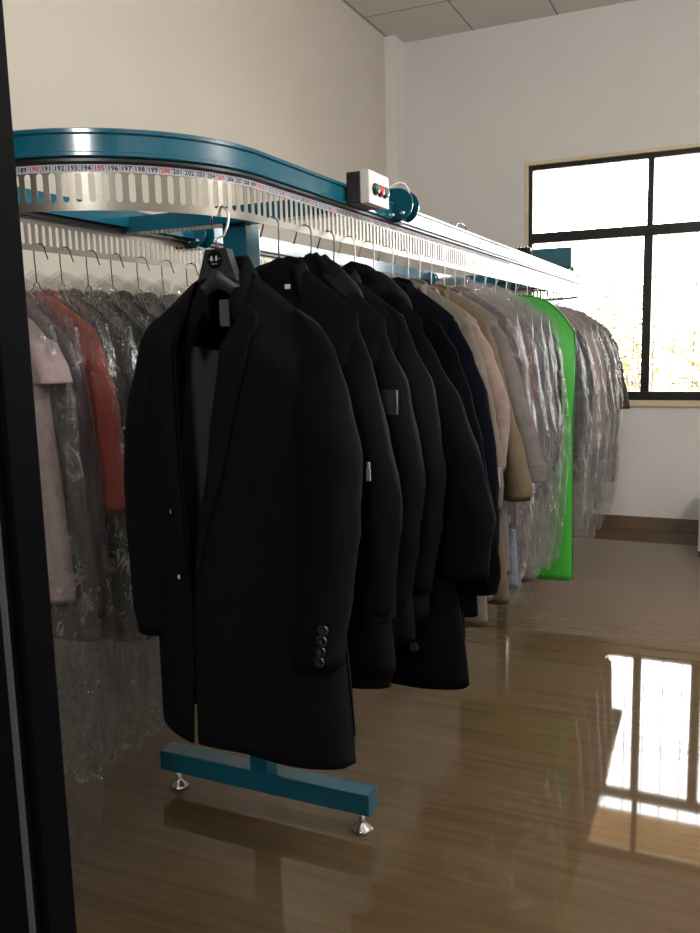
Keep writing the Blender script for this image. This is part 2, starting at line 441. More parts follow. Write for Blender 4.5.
# digits
dep = None
glyph = {}
for ch in '0123456789':
    cu = bpy.data.curves.new('glyph', 'FONT'); cu.body = ch; cu.size = 1.0; cu.resolution_u = 2; cu.offset = .028
    to = bpy.data.objects.new('glyph', cu); COL.objects.link(to)
    bpy.context.view_layer.update(); dg = bpy.context.evaluated_depsgraph_get()
    me = bpy.data.meshes.new_from_object(to.evaluated_get(dg))
    glyph[ch] = ([v.co.copy() for v in me.vertices], [tuple(p.vertices) for p in me.polygons])
    bpy.data.objects.remove(to); bpy.data.curves.remove(cu); bpy.data.meshes.remove(me)
S195 = (R(-55.3)+PI/2)*RAD
bm = bmesh.new(); ss = loop_samples()
rings = [[pt(s, d, z) for d, z in ((.0012, 1.7172), (.0012, 1.7306))] for s in ss] + [[pt(0, .0012, 1.7172), pt(0, .0012, 1.7306)]]
rings_mesh(bm, rings, closed=False)
adv, sz = .0064, .0122
for n in range(182, 300):
    sc = S195 + (n-195)*PITCH
    for j, ch in enumerate(str(n)):
        vs, fs = glyph[ch]
        x0 = sc + (j-1)*adv - sz*.28
        nv = [bm.verts.new(pt(x0+v.x*sz*.96, .0018, 1.7196+v.y*sz)) for v in vs]
        for f in fs:
            try:
                nf = bm.faces.new([nv[q] for q in f]); nf.material_index = 2 if n % 5 == 0 else 1
            except ValueError: pass
    s2 = sc + PITCH/2
    nf = bm.faces.new([bm.verts.new(pt(s2+a, .0016, z)) for a, z in ((-.0003, 1.7176), (.0003, 1.7176), (.0003, 1.730), (-.0003, 1.730))]); nf.material_index = 3
tp = mesh_obj('number_tape', bm, M['tape'], belt, smooth=False)
for k in ('ink', 'red_ink', 'grey_seal'): tp.data.materials.append(M[k])

# floor stands
def stand(y, hl=.365):
    o = cpart(boxo('crossbeam', (CX-RAD+.0, CX+RAD-.012, y-.075, y-.005, 1.728, 1.772), M['teal'], conv, bev=.003))
    bm = bmesh.new(); box(bm, CX-.03, CX+.03, y-.03, y+.03, .128, 1.727, bev=.004)
    cpart(mesh_obj('post', bm, M['teal'], conv, smooth=False))
    bm = bmesh.new(); box(bm, CX-.037, CX+.037, y-.037, y+.037, 1.565, 1.7275, bev=.003)
    sl = mesh_obj('post_sleeve', bm, M['teal'], conv, smooth=False); cpart(sl)
    for dx in (-.022, .022):
        bm = bmesh.new(); lathe(bm, [(.0, -.012), (.007, -.011), (.009, -.006), (.009, 0)], (CX+dx, y-.037, 1.59), 10, 'y')
        mesh_obj('bolt', bm, M['steel'], sl)
    bm = bmesh.new(); lathe(bm, [(.0, .012), (.007, .011), (.009, .006), (.009, 0)], (CX+.037, y-.01, 1.59), 10, 'x')
    mesh_obj('bolt', bm, M['steel'], sl)
    bm = bmesh.new(); box(bm, CX-hl, CX+hl-.003, y-.032, y+.032, .066, .13, bev=.004)
    bb = mesh_obj('base_bar', bm, M['teal'], conv, smooth=False); cpart(bb)
    for dx in (-hl+.045, hl-.04):
        bm = bmesh.new(); lathe(bm, [(.03, 0), (.031, .006), (.028, .012), (.012, .024), (.010, .03), (.010, .068)], (CX+dx, y, 0), 20)
        mesh_obj('foot', bm, M['steel'], bb)
stand(2.04); stand(4.95, .2)

# rail joint brackets: a pair of round-nosed plates with bolts
def bracket(x, y, z, sx):
    bm = bmesh.new()
    for dy in (0, .05):
        prof = [(-.05, -.045), (.02, -.045)] + [(.02+.045*math.cos(a), .045*math.sin(a)) for a in [R(t) for t in range(-75, 91, 15)]] + [(-.05, .045)]
        f = [bm.verts.new((x+sx*px, y+dy, z+pz)) for px, pz in prof]; g = [bm.verts.new((x+sx*px, y+dy+.006, z+pz)) for px, pz in prof]
        bm.faces.new(f); bm.faces.new(g[::-1]); n = len(f)
        for k in range(n): bm.faces.new((f[k], g[k], g[(k+1) % n], f[(k+1) % n]))
    box(bm, min(x-sx*.05, x+sx*.03), max(x-sx*.05, x+sx*.03), y, y+.056, z-.047, z-.041)
    b = mesh_obj('joint_bracket', bm, M['teal'], conv, smooth=False); cpart(b)
    for px, pz in ((.035, -.025), (.005, -.028), (-.02, .028)):
        bm = bmesh.new(); lathe(bm, [(.0, -.010), (.006, -.009), (.008, -.004), (.008, .001)], (x+sx*px, y, z+pz), 10, 'y')
        mesh_obj('bolt', bm, M['steel'], b)
bracket(-.895, 2.26, 1.782, 1); bracket(-1.60, 2.28, 1.76, 1); bracket(-1.60, 4.55, 1.74, 1)
bm = bmesh.new()
tube(bm, [(-.93, 2.25, 1.80), (-.915, 2.26, 1.822), (-.89, 2.27, 1.838), (-.875, 2.28, 1.845), (-.865, 2.29, 1.842), (-.856, 2.30, 1.825), (-.858, 2.31, 1.80)], .003, 6)
cpart(mesh_obj('cable', bm, M['box_white'], conv))
bm = bmesh.new(); tube(bm, [(-.92, 2.95, 1.79), (-.92, 2.95, 1.806), (-.915, 2.96, 1.815), (-.905, 2.97, 1.815), (-.895, 2.98, 1.806), (-.892, 2.985, 1.79)], .003, 6)
cpart(mesh_obj('wire_loop', bm, M['steel'], conv))
# control box on the outer face of the front rail
bm = bmesh.new(); box(bm, -.888, -.850, 1.945, 2.072, 1.742, 1.818, bev=.004)
cb = mesh_obj('control_box', bm, M['box_black'], conv, smooth=False); cpart(cb)
bm = bmesh.new(); box(bm, -.850, -.826, 1.943, 2.074, 1.740, 1.820, bev=.005)
mesh_obj('box_cover', bm, M['box_white'], cb, smooth=False)
for y, mm in ((1.978, 'btn_green'), (2.009, 'btn_red'), (2.040, 'btn_green')):
    bm = bmesh.new(); lathe(bm, [(.0145, 0), (.0145, .004), (.0135, .005)], (-.826, y, 1.777), 20, 'x')
    bz = mesh_obj('button_collar', bm, M['box_black'], cb)
    bm = bmesh.new(); lathe(bm, [(.0125, 0), (.0125, .004), (.011, .006), (.0, .0065)], (-.821, y, 1.777), 20, 'x')
    mesh_obj('push_button', bm, M[mm], cb)
    bm = bmesh.new(); box(bm, -.8262, -.8252, y-.009, y+.009, 1.800, 1.808)
    mesh_obj('button_plate', bm, M['steel'], cb, smooth=False)
# drive unit at the far end
bm = bmesh.new(); box(bm, -1.60, -.905, 5.27, 5.53, 1.792, 1.812, bev=.003)
cpart(mesh_obj('drive_plate', bm, M['teal'], conv, smooth=False))
bm = bmesh.new(); box(bm, -1.165, -.925, 5.3, 5.5, 1.83, 1.95, bev=.004); box(bm, -1.15, -1.10, 5.33, 5.47, 1.812, 1.83); box(bm, -1.0, -.95, 5.33, 5.47, 1.812, 1.83)
cpart(mesh_obj('drive_housing', bm, mat('blue grey enamel', '#2a5f70', .4), conv, smooth=False))
bm = bmesh.new(); box(bm, -1.34, -1.175, 5.3, 5.48, 1.86, 1.965, bev=.012)
for k in range(7): box(bm, -1.335+k*.022, -1.327+k*.022, 5.295, 5.485, 1.855, 1.97)
box(bm, -1.32, -1.2, 5.33, 5.45, 1.812, 1.86)
cpart(mesh_obj('motor', bm, M['box_black'], conv, smooth=False))
bm = bmesh.new()
tube(bm, [(-.98, 5.29, 1.84), (-.965, 5.27, 1.80), (-.95, 5.27, 1.775), (-.945, 5.28, 1.80), (-.935, 5.3, 1.835)], .005, 6)
tube(bm, [(-.93, 5.29, 1.835), (-.90, 5.28, 1.80), (-.875, 5.28, 1.765), (-.89, 5.29, 1.76), (-.92, 5.3, 1.80)], .004, 6)
tube(bm, [(-1.0, 5.29, 1.84), (-.99, 5.26, 1.79), (-.97, 5.26, 1.76)], .008, 6)
cpart(mesh_obj('cable', bm, M['box_black'], conv))

# ------------------------------------------------------------------ hangers and garments
WIRE = {'blue': mat('blue grey coated wire', '#2b5568', .35, .3), 'white': mat('white coated wire', '#d9d6cc', .35, .2), 'dark': mat('dark coated wire', '#232a30', .4, .3)}
FX, BX = CX+RAD+.016, CX-RAD-.016         # hanging lines of the two legs
def snap_y(y): return y
def hook_pts(sgn):
    """hook in local coordinates, stem at x=0, z=0 at the slot's lower edge; the tip goes in through the belt"""
    pts = []
    for i in range(11):
        a = -R(20) + R(200)*i/10
        pts.append((-sgn*.017 + sgn*.019*math.cos(a), 0, -.0165 + .019*math.sin(a)))
    tip = (-sgn*.044, 0, -.038)
    return [(0, 0, -.095), (0.0, 0, -.06), (sgn*.002, 0, -.034)] + pts + [tip]
ZSLOT = 1.6665
def wire_hanger(x, y, sgn, wire, label, group):
    r = tag(empty('wire_hanger', (x, y, ZSLOT)), label, 'hanger', group)
    bm = bmesh.new(); tube(bm, hook_pts(sgn), .0017, 6); mesh_obj('hook', bm, WIRE[wire], r)
    bm = bmesh.new()
    loop = [(-.006, 0, -.092), (-.012, 0, -.108), (-.03, 0, -.118), (-.10, 0, -.15), (-.165, 0, -.205), (-.17, 0, -.215), (-.16, 0, -.22), (0, 0, -.222), (.16, 0, -.22), (.17, 0, -.215), (.165, 0, -.205), (.10, 0, -.15), (.03, 0, -.118), (.012, 0, -.108), (.006, 0, -.092)]
    tube(bm, loop, .0016, 6)
    mesh_obj('shoulder_wire', bm, WIRE[wire], r)
    return r

KF = .5
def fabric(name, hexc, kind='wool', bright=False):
    k = (.85 if bright else KF) if max(lin(hexc)[:3]) > .03 else .36  # clothes past the green bag: colour raised for window light shining through
    if kind == 'wool': return mat(name, hexc, .95, var=.14, vscale=30, bump=.25, bscale=350, spec=.03, bdist=.002, k=k)
    if kind == 'puffer': return mat(name, hexc, .75, var=.12, vscale=8, bump=.25, bscale=18, spec=.06, bdist=.008, k=k)
    if kind == 'shiny': return mat(name, hexc, .36, var=.12, vscale=8, bump=.5, bscale=22, spec=.5, bdist=.014, k=k)
    return mat(name, hexc, .9, var=.10, vscale=14, bump=.25, bscale=30, spec=.04, bdist=.006, k=k)

def body_bm(p):
    """closed front-and-back shell: shoulder line to hem"""
    NA, NV = 44, 34
    bm = bmesh.new(); sd = p['seed']*7.3; rings = []
    puff = p.get('puff', 0)
    for j in range(NV+1):
        v = 0 if j == 0 else (j-.8)/(NV-.8); v2 = v**.85
        ring = []
        for k in range(NA):
            a = 2*PI*k/NA; c, s = math.cos(a), math.sin(a)
            cx = math.copysign(abs(c)**.72, c); sy = math.copysign(abs(s)**.8, s)
            wl = lerp_table([(0, p['wsh']), (.25, p['wsh']*.98), (.55, (p['wsh']+p['wh'])*.5), (1, p['wh'])], v2)
            x = cx*wl
            ax = min(1, abs(cx))
            ztop = p['zn'] - (p['zn']-p['zs'])*ax**1.35
            zh = p['zh'] + p.get('hemslope', 0)*cx + .006*nz(cx*2, sd, sy)
            z = ztop + (zh-ztop)*v2
            t = (.002 if j == 0 else .012 + p['t']*sstep((v+.02)/.15))*(1 + .12*math.sin(v*PI))
            y = sy*t
            fo = p['fold']*sstep((v-.1)/.6)
            y += fo*(nz(cx*4.2, z*1.1+sd, 0.3+sd)*.9 + .6*math.sin(cx*9+sd+1.5*nz(z*2, sd, 0)))*(.6+.4*abs(sy))
            x += .25*fo*nz(z*5, sd, sy*2)
            if puff: 
                q = math.sin(z*puff + .4*nz(cx*2, z*3, sd)); y += math.copysign(.006, sy)*q*abs(sy)
            ring.append((x, y, z))
        rings.append(ring)
    vs = rings_mesh(bm, rings, True)
    # turned-in hem so the bottom reads as cloth with thickness
    inner = [bm.verts.new((v.co.x*.95, v.co.y*.72, v.co.z+.014)) for v in vs[-1]]
    n = len(inner)
    for k in range(n): bm.faces.new((vs[-1][k], vs[-1][(k+1) % n], inner[(k+1) % n], inner[k]))
    return bm

def sleeve_bm(p, sgn, edge, r0, r1, dy=0.):
    """edge: outer silhouette as (x offset, z) from shoulder to cuff"""
    NA = 20; bm = bmesh.new(); rings = []; sd = p['seed']*3.1 + sgn
    tab = sorted([(-z, x) for x, z in edge])
    z0, z1 = edge[0][1], edge[-1][1]; NV = 26
    puff = p.get('puff', 0)
    for j in range(NV+1):
        v = j/NV; z = z0 + (z1-z0)*v
        xe = lerp_table(tab, -z)
        r = r0 + (r1-r0)*v
        full = min(r, p['t']+.004)*p.get('sleeve_ry', 1)
        plain = p.get('plain', 0)
        rx = r*(1 if plain else min(1, .35+.65*math.sqrt(min(1, v/.16))))
        ry = full*(1 if plain else .22+.78*sstep(v/.34))
        if puff: rx += .004*math.sin(z*puff*1.1+sd); ry += .004*math.sin(z*puff*1.1+sd)
        cxx = xe - rx
        ring = []
        for q in range(NA):
            a = 2*PI*q/NA
            w = 1 + (.10*nz(math.cos(a)*1.5, z*9+sd, math.sin(a)*1.5) + .07*nz(math.cos(a)*2, z*24+sd, math.sin(a)*2)*sstep((v-.3)*3))*p.get('wr', 1)
            x = cxx + rx*math.cos(a)*w; y = dy*v + ry*math.sin(a)*w
            ring.append((sgn*x, y, z + (0 if plain else -.016*math.cos(a)*(1-sstep(v/.35)))))
        rings.append(ring)
    vs = rings_mesh(bm, rings, True, cap0=True)
    inner = [bm.verts.new((v.co.x*.0 + (sum(u.co.x for u in vs[-1])/NA) + (v.co.x - sum(u.co.x for u in vs[-1])/NA)*.8, v.co.y*.8, v.co.z+.02)) for v in vs[-1]]
    for k in range(NA): bm.faces.new((vs[-1][k], vs[-1][(k+1) % NA], inner[(k+1) % NA], inner[k]))
    bm.faces.new(inner)
    return bm

def collar_bm(zn, a=.046, b=.036, h=.03, fall=.045, flare=.036, gap=55, y0=.0):
    """turned-over collar around the neck, open to the front"""
    bm = bmesh.new(); rings = []
    N = 30
    for i in range(N+1):
        ph = R(-90+gap) + (2*PI - 2*R(gap))*i/N
        f = abs(i/N-.5)*2        # 0 at back, 1 at front ends
        c, s = math.cos(ph), math.sin(ph)
        prof = [(0, -.02), (.0, h*.5), (.002, h), (.009, h*1.02), (.017, h*.55), (flare, h-fall-.035*f), (flare-.007, h-fall-.037*f), (.010, h*.2)]
        rings.append([(c*(a+d), y0+s*(b+d*.9), zn + z - .03*f) for d, z in prof])
    rings_mesh(bm, rings, True, True, True)
    return bm

def hood_bm(zn, seed, w=.13, d=.05, h=.075, lean=.02):
    """empty hood folded down over the collar: peaked at the hanger, falling to the shoulder"""
    bm = bmesh.new(); rings = []
    NA, NV = 40, 22
    for j in range(NV+1):
        v = j/NV; ring = []
        for k in range(NA):
            a = 2*PI*k/NA; c, s = math.cos(a), math.sin(a)
            cx = math.copysign(abs(c)**.8, c)
            wl = .035 + (w-.035)*math.sin(min(1, v*1.15)*PI/2)**.8
            if v > .8: wl *= 1-.25*((v-.8)/.2)**2
            fold = .012*math.sin(7*cx + seed + 5*v)*sstep(v*2) + .010*nz(cx*3+seed, v*4, s)
            z = zn + .035 - (h*1.7)*v - .05*abs(cx)**1.4*(.3+.7*v) + .012*nz(cx*3, v*3, seed)
            t = .014 + (d-.014)*math.sin(min(1, .1+v)*PI*.62)
            ring.append((lean*v + cx*wl, .012 + s*t + fold*(.4+abs(s)), z))
        rings.append(ring)
    rings_mesh(bm, rings, True, True, True)
    return bm

def cover_bm(p, pad=.03, zhem=.3):
    """loose polythene bag over the garment, gathered at the hanger neck"""
    NA, NV = 60, 74; bm = bmesh.new(); rings = []; sd = p['seed']*11.7
    wm = max([x for x, z in p['sl_r']] + [p['wh']]) if p.get('sl_r') else p['wsh']
    for j in range(NV+1):
        v = j/NV; ring = []
        for k in range(NA):
            a = 2*PI*k/NA; c, s = math.cos(a), math.sin(a)
            cx = math.copysign(abs(c)**.6, c); sy = math.copysign(abs(s)**.45, s)
            wl = lerp_table([(0, p['wsh']+.035), (.2, wm*.93+pad*.5), (.45, wm+pad), (.8, wm+pad*.4), (1, wm*.93)], v)
            ax = abs(cx); ztop = p['zn']+.05 - (p['zn']+.035-p['zs'])*ax**1.25
            zh = zhem + .035*nz(cx*2.5, sd, sy*2)
            z = ztop + (zh-ztop)*v
            t = (.012 + (p['t']+.004)*sstep(v/.12))
            if v > .7: t *= 1 - .3*(v-.7)/.3
            u1 = nz(cx*4+sd, z*5, sy*3); u2 = nz(cx*9-z*6+sd, z*9+cx*5, sy*4); u3 = nz(cx*17+z*9, z*20-cx*8+sd, sy*6)
            cr = (u1*.010 + (.35-abs(u2))*.014 + (.35-abs(u3))*.006)*(.25+.75*sstep(v/.15))
            ring.append((cx*wl + cr*math.copysign(1, c)*abs(c)**.5, sy*t + max(-.004, cr*.8)*math.copysign(1, s), z + .3*cr))
        rings.append(ring)
    rings_mesh(bm, rings, True)
    return bm

COVER = cover_mat('clear crinkled polythene', .07, .40)
COVER2 = cover_mat('milky crinkled polythene', .12, .45)
COVER3 = cover_mat('glinting crinkled polythene', .06, .42, .62, 12, .13, .49, .66)
COVER4 = cover_mat('milky glinting polythene', .12, .42, .62, 12, .13, .49, .66)

DEF = dict(wsh=.18, wh=.215, zn=1.575, zs=1.445, zh=.75, t=.042, fold=.012)
def edge(pts): return pts
E_STD = [(.215, 1.44), (.245, 1.34), (.268, 1.2), (.272, 1.05), (.262, .9), (.25, .82)]
def garment(name, cat, label, leg, y, hexc, kind='wool', group=None, cover=None, cover_label=None, wire='white', hanger_label=None, collar='collar', hanger=True, **kw):
    p = dict(DEF); p.update(kw); p.setdefault('seed', random.uniform(0, 50))
    x = FX if leg == 'f' else BX
    sgn = 1 if leg == 'f' else -1
    root = tag(empty(name, (x, y, 0)), label, cat, group)
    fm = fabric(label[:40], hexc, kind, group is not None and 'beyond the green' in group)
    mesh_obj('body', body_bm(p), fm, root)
    sr = p.setdefault('sl_r', E_STD)
    if sr:
        sl = p.get('sl_l') or [(a*.94, z) for a, z in sr]
        if leg == 'b' and not p.get('sl_l'): sl = sr
        fs = fabric(label[:34]+' sleeve', p['sleeve_hex'], kind) if p.get('sleeve_hex') else fm
        for s_, e_ in ((1, sr), (-1, sl)):
            so = mesh_obj('sleeve', sleeve_bm(p, s_, e_, p.get('r0', .062), p.get('r1', .05), p.get('dy', 0)), fs, root)
            if p.get('cuff'):
                ch, cr = p['cuff'][:2]
                q = dict(p); q['puff'] = 0
                ee = [(e_[-1][0]+cr, e_[-1][1]+ch), (e_[-1][0]+cr, e_[-1][1]-.004)]
                mesh_obj('cuff', sleeve_bm(dict(q, wr=.3, plain=1), s_, ee, p.get('r1', .05)+cr, p.get('r1', .05)+cr), fabric(label[:34]+' cuff', p['cuff'][2], 'wool') if len(p['cuff']) > 2 else fm, so)
    if collar == 'collar': mesh_obj('collar', collar_bm(p['zn']-.025), fm, root)
    if collar == 'stand': mesh_obj('collar', collar_bm(p['zn']-.02, h=.03, fall=.035, flare=.03, gap=25), fm, root)
    if collar == 'hood':
        mesh_obj('hood', hood_bm(p['zn']-.005, p['seed'], **p.get('hoodkw', {})), fm, root)
    if p.get('rib'):   # knitted waistband
        zb = p['zh']; bm = bmesh.new(); rings = []
        for j in range(5):
            z = zb - .045*j/4 + .01
            rings.append([(math.cos(2*PI*k/44)*p['wh']*(.97-.02*(j > 2)), math.sin(2*PI*k/44)*p['t']*(1.0+.04*(k % 2)), z) for k in range(44)])
        rings_mesh(bm, rings, True); mesh_obj('waistband', bm, fm, root)
    if hanger: wire_hanger(x, y, sgn, wire, hanger_label or f'{wire} wire hanger under the {label}'[:90], 'wire hangers on the conveyor')
    if cover:
        cm = (COVER4 if cover.get('milky') else COVER3) if leg == 'b' else (COVER2 if cover.get('milky') else COVER)
        c = mesh_obj('plastic_garment_cover', cover_bm(p, cover.get('pad', .03), cover.get('zh', .35)), cm, None, smooth=False, loc=(x, y, 0))
        tag(c, cover_label or f'clear plastic cover over the {label}', 'garment cover', 'clear plastic garment covers')
    return root

# ---- the open black overcoat that faces the door (bespoke)
def overcoat():
    x0, y0 = -.915, 1.425
    root = tag(empty('overcoat', (x0, y0, 0)), 'open black wool overcoat at the near end with four buttons on the cuff', 'coat', 'dark coats on the conveyor')
    blk = mat('black wool overcoat', '#141418', .95, var=.15, vscale=30, bump=.3, bscale=300, spec=.10, bdist=.002, k=.62)
    lin_m = mat('dark grey lining', '#27272d', .6, var=.08, vscale=12, bump=.2, bscale=20)
    t0 = .062
    def xr(z): return lerp_table([(-1.44, .05), (-1.40, .030), (-1.2, -.005), (-1.0, -.045), (-.85, -.060), (-.57, -.066)], -z)
    def xl(z): return lerp_table([(-1.50, -.075), (-1.40, -.082), (-1.2, -.080), (-.95, -.074), (-.85, -.070), (-.57, -.090)], -z)
    def wL(v): return lerp_table([(0, .185), (.3, .195), (1, .205)], v)
    def wR(v): return lerp_table([(0, .185), (.3, .205), (1, .255)], v)
    def zt(x):
        return 1.565 - .125*min(1, abs(x)/.185)**1.4
    def front(side):
        rings = []; NX, NV = 26, 46
        for i in range(NX+1):
            u = i/NX; ring = []
            for j in range(NV+1):
                v = j/NV
                w = wR(v) if side > 0 else wL(v)
                # front sheet from opening edge to the side seam, then round to the back
                zt0 = 1.50; zh = .585 - .02*u if side > 0 else .575 + .03*u
                zz0 = zt0 + (zh-zt0)*v
                xe = xr(zz0) if side > 0 else xl(zz0)
                x = xe + (side*w - xe)*u**.9
                top = zt(x) if abs(x) > .07 else min(zt(x), 1.475 + abs(x)*.9)
                z = top + (zh-top)*v
                xe = xr(z) if side > 0 else xl(z)
                x = xe + (side*w - xe)*u**.9
                f = min(1, abs(x)/w)
                th = (.001 if j == 0 else .012 + t0*sstep(v/.14))
                y = -th*max(0, 1-f**3.2)**(1/2.2)
                y += .010*sstep(v)*nz(x*9, z*1.3, side*4)
                if side > 0: y -= .008*sstep((v-.3)/.5)*(1-u)
                ring.append((x, y, z))
            rings.append(ring)
        bm = bmesh.new(); rings_mesh(bm, rings, closed=False)
        o = mesh_obj('front_panel', bm, blk, root); s = o.modifiers.new('t', 'SOLIDIFY'); s.thickness = .006; s.offset = -1
        return o
    fr, fl = front(1), front(-1)
    rings = []
    for i in range(37):
        u = i/36*2-1; ring = []
        for j in range(41):
            v = j/40; w = wR(v) if u > 0 else wL(v)
            x = u*w; z0 = zt(x); z = z0 + (.60-z0)*v
            th = (.001 if j == 0 else .012 + t0*sstep(v/.14))
            ring.append((x, th*max(0, 1-abs(u)**3.2)**(1/2.2) + .012*sstep(v)*nz(x*8, z, 9), z))
        rings.append(ring)
    bm = bmesh.new(); rings_mesh(bm, rings, closed=False); bk = mesh_obj('back_panel', bm, blk, root)
    # lining on the inside of the back, and its black neck facing above
    rings = []
    for i in range(25):
        u = (i/24*2-1); x = u*.165
        ztop = 1.425 - .035*(1-abs(u)**2)
        rings.append([(x, .030 + .012*sstep(j/20) - .022*abs(u)**3, ztop + (.66-ztop)*j/20) for j in range(21)])
    bm = bmesh.new(); rings_mesh(bm, rings, closed=False); mesh_obj('lining', bm, lin_m, root)
    bm = bmesh.new(); box(bm, -.014, .008, -.008, -.005, 1.440, 1.492)
    mesh_obj('neck_label', bm, mat('grey woven label', '#4c4c52', .8), root, smooth=False)
    # lapels lying on the fronts
    for side in (1, -1):
        rings = []
        for j in range(26):
            z = 1.465 - .52*j/25; xe = xr(z) if side > 0 else xl(z)
            k = j/25; wd = .068*(1-k)**.8*min(1, .35+j/3) + .004
            row = []
            for i in range(6):
                x = xe + side*wd*i/5
                row.append((x, -.068*min(1, .42+k*4.5) - .012 - .006*math.sin(PI*i/5), z + .015*(i/5)*(1-k)))
            rings.append(row)
        bm = bmesh.new(); rings_mesh(bm, rings, closed=False)
        o = mesh_obj('lapel', bm, blk, root); s = o.modifiers.new('t', 'SOLIDIFY'); s.thickness = .005; s.offset = 0
    # collar: tall fold behind the neck coming down to the lapel notches
    rings = []
    for i in range(35):
        ph = R(-48) + R(276)*i/34; f = abs(i/34-.5)*2; c, s = math.cos(ph), math.sin(ph)
        prof = [(.002, -.055), (.001, .0), (.002, .022), (.009, .025), (.019, .004), (.042, -.046-.02*f), (.034, -.052-.02*f), (.013, -.03)]
        rings.append([(c*(.034+d*1.25), .000+s*(.040+d*.9), 1.555 + z - .085*f**3) for d, z in prof])
    bm = bmesh.new(); rings_mesh(bm, rings, True, True, True); mesh_obj('collar', bm, blk, root)
    p = dict(t=.055, seed=3.3, wr=.6)
    er = [(.20, 1.452), (.232, 1.41), (.262, 1.30), (.283, 1.19), (.278, 1.05), (.258, .9), (.245, .82), (.243, .775)]
    el = [(.20, 1.452), (.222, 1.42), (.248, 1.30), (.262, 1.14), (.262, 1.0), (.255, .86), (.245, .80)]
    sr = mesh_obj('sleeve', sleeve_bm(p, 1, er, .066, .062, -.02), blk, root)
    mesh_obj('sleeve', sleeve_bm(p, -1, el, .066, .056, -.015), blk, root)
    btn = mat('black horn button', '#1d1b1d', .18, var=.1, coat=.5)
    for k in range(4):
        bm = bmesh.new(); lathe(bm, [(.0, -.0035), (.0065, -.003), (.0095, -.0055), (.0115, -.003), (.0115, .002)], (.217+.0035*k, -.0735, .80+.0215*k), 16, 'y')
        mesh_obj('button', bm, btn, sr)
    wh = mat('white thread', '#d8d8d8', .6)
    for x, z in ((-.103, 1.075), (-.093, .94)):
        bm = bmesh.new(); box(bm, x-.0015, x+.0015, -.083, -.080, z-.004, z+.004); mesh_obj('thread_tack', bm, wh, fl, smooth=False)
    # plastic hanger
    h = tag(empty('plastic_hanger', (x0, y0, ZSLOT)), 'broad black plastic hanger with a round printed mark inside the open overcoat', 'hanger')
    hp = mat('charcoal hanger plastic', '#26262b', .45, var=.06, bump=.03, bscale=90)
    rings = []
    for i in range(41):
        u = i/40*2-1; au = abs(u); x = u*.168
        zt_ = min(-.085, zt(x) - ZSLOT - .014 - .022*min(1, au*2.5)); th = .042 - .015*min(1, au*2.2) - .01*au
        dy = .011 - .006*min(1, au*2); yc = -.028 + .034*min(1, au*1.6)**1.5
        rings.append([(x, yc-dy, zt_-.006), (x, yc-dy*.6, zt_), (x, yc+dy*.6, zt_), (x, yc+dy, zt_-.006), (x, yc+dy, zt_-th+.004), (x, yc, zt_-th), (x, yc-dy, zt_-th+.004)])
    bm = bmesh.new(); rings_mesh(bm, rings, True, True, True); hb = mesh_obj('shoulder_bar', bm, hp, h)
    bm = bmesh.new()
    prof = [(-.024, -.080), (.024, -.080), (.032, -.105), (.045, -.142), (.030, -.135), (0, -.130), (-.030, -.135), (-.045, -.142), (-.032, -.105)]
    f = [bm.verts.new((a, -.034, b)) for a, b in prof]; g = [bm.verts.new((a*.96, -.010, b)) for a, b in prof]
    bm.faces.new(f); bm.faces.new(g[::-1])
    for k in range(len(f)): bm.faces.new((f[k], g[k], g[(k+1) % len(f)], f[(k+1) % len(f)]))
    mesh_obj('neck_block', bm, hp, h, smooth=False)
    bm = bmesh.new(); lathe(bm, [(0, -.002), (.0165, -.002), (.0172, 0)], (-.002, -.0345, -.100), 28, 'y')
    bd = mesh_obj('badge', bm, mat('black badge', '#040405', .7, spec=.1), h)
    # printed mark: two brush characters between dots, a tiny line beneath
    bm = bmesh.new(); yy = -.0370
    def stroke(x1, z1, x2, z2, w=.0011):
        d = Vector((x2-x1, 0, z2-z1)); n = Vector((-d.z, 0, d.x)).normalized()*w*.5
        a = Vector((x1-.002, yy, z1-.100)); b = Vector((x2-.002, yy, z2-.100))
        bm.faces.new([bm.verts.new(q) for q in (a-n, b-n, b+n, a+n)])
    for cx, ss_ in ((-.0052, ((-.003, .0035, .001, .0055), (-.0035, .001, .003, .002), (-.001, .004, -.003, -.003), (.0005, .001, -.0005, -.0038), (.0005, -.0005, .0032, -.0032), (-.003, -.002, 0, -.001))),
                    (.0052, ((-.002, .003, .0015, .0055), (.001, .0045, -.003, .001), (-.003, .0015, .003, .0025), (0, .002, .0005, -.004), (.001, .000, .0032, -.002), (-.0005, -.0005, -.003, -.003)))):
        for a, b, c, d in ss_: stroke(cx+a, .001+b, cx+c, .001+d, .0013)
    stroke(-.0135, .001, -.0122, .0013, .0013); stroke(.0122, .001, .0135, .0013, .0013)
    for k in range(8):
        if k != 4: stroke(-.0062+k*.0016, -.0085, -.0053+k*.0016, -.0083, .0014)
    mesh_obj('printed_mark', bm, mat('white print', '#e8e8e8', .5), bd, smooth=False)
    bm = bmesh.new(); tube(bm, [(0, -.03, -.085), (0, -.03, -.06), (.012, -.02, -.055), (.014, -.01, -.036)] + [(-.006+.02*math.cos(R(a)), -.004, -.0165+.02*math.sin(R(a))) for a in range(-10, 185, 20)] + [(-.028, 0, -.03)], .0025, 8)
    mesh_obj('hook', bm, M['steel'], h)
overcoat()

DG = 'dark coats on the conveyor'
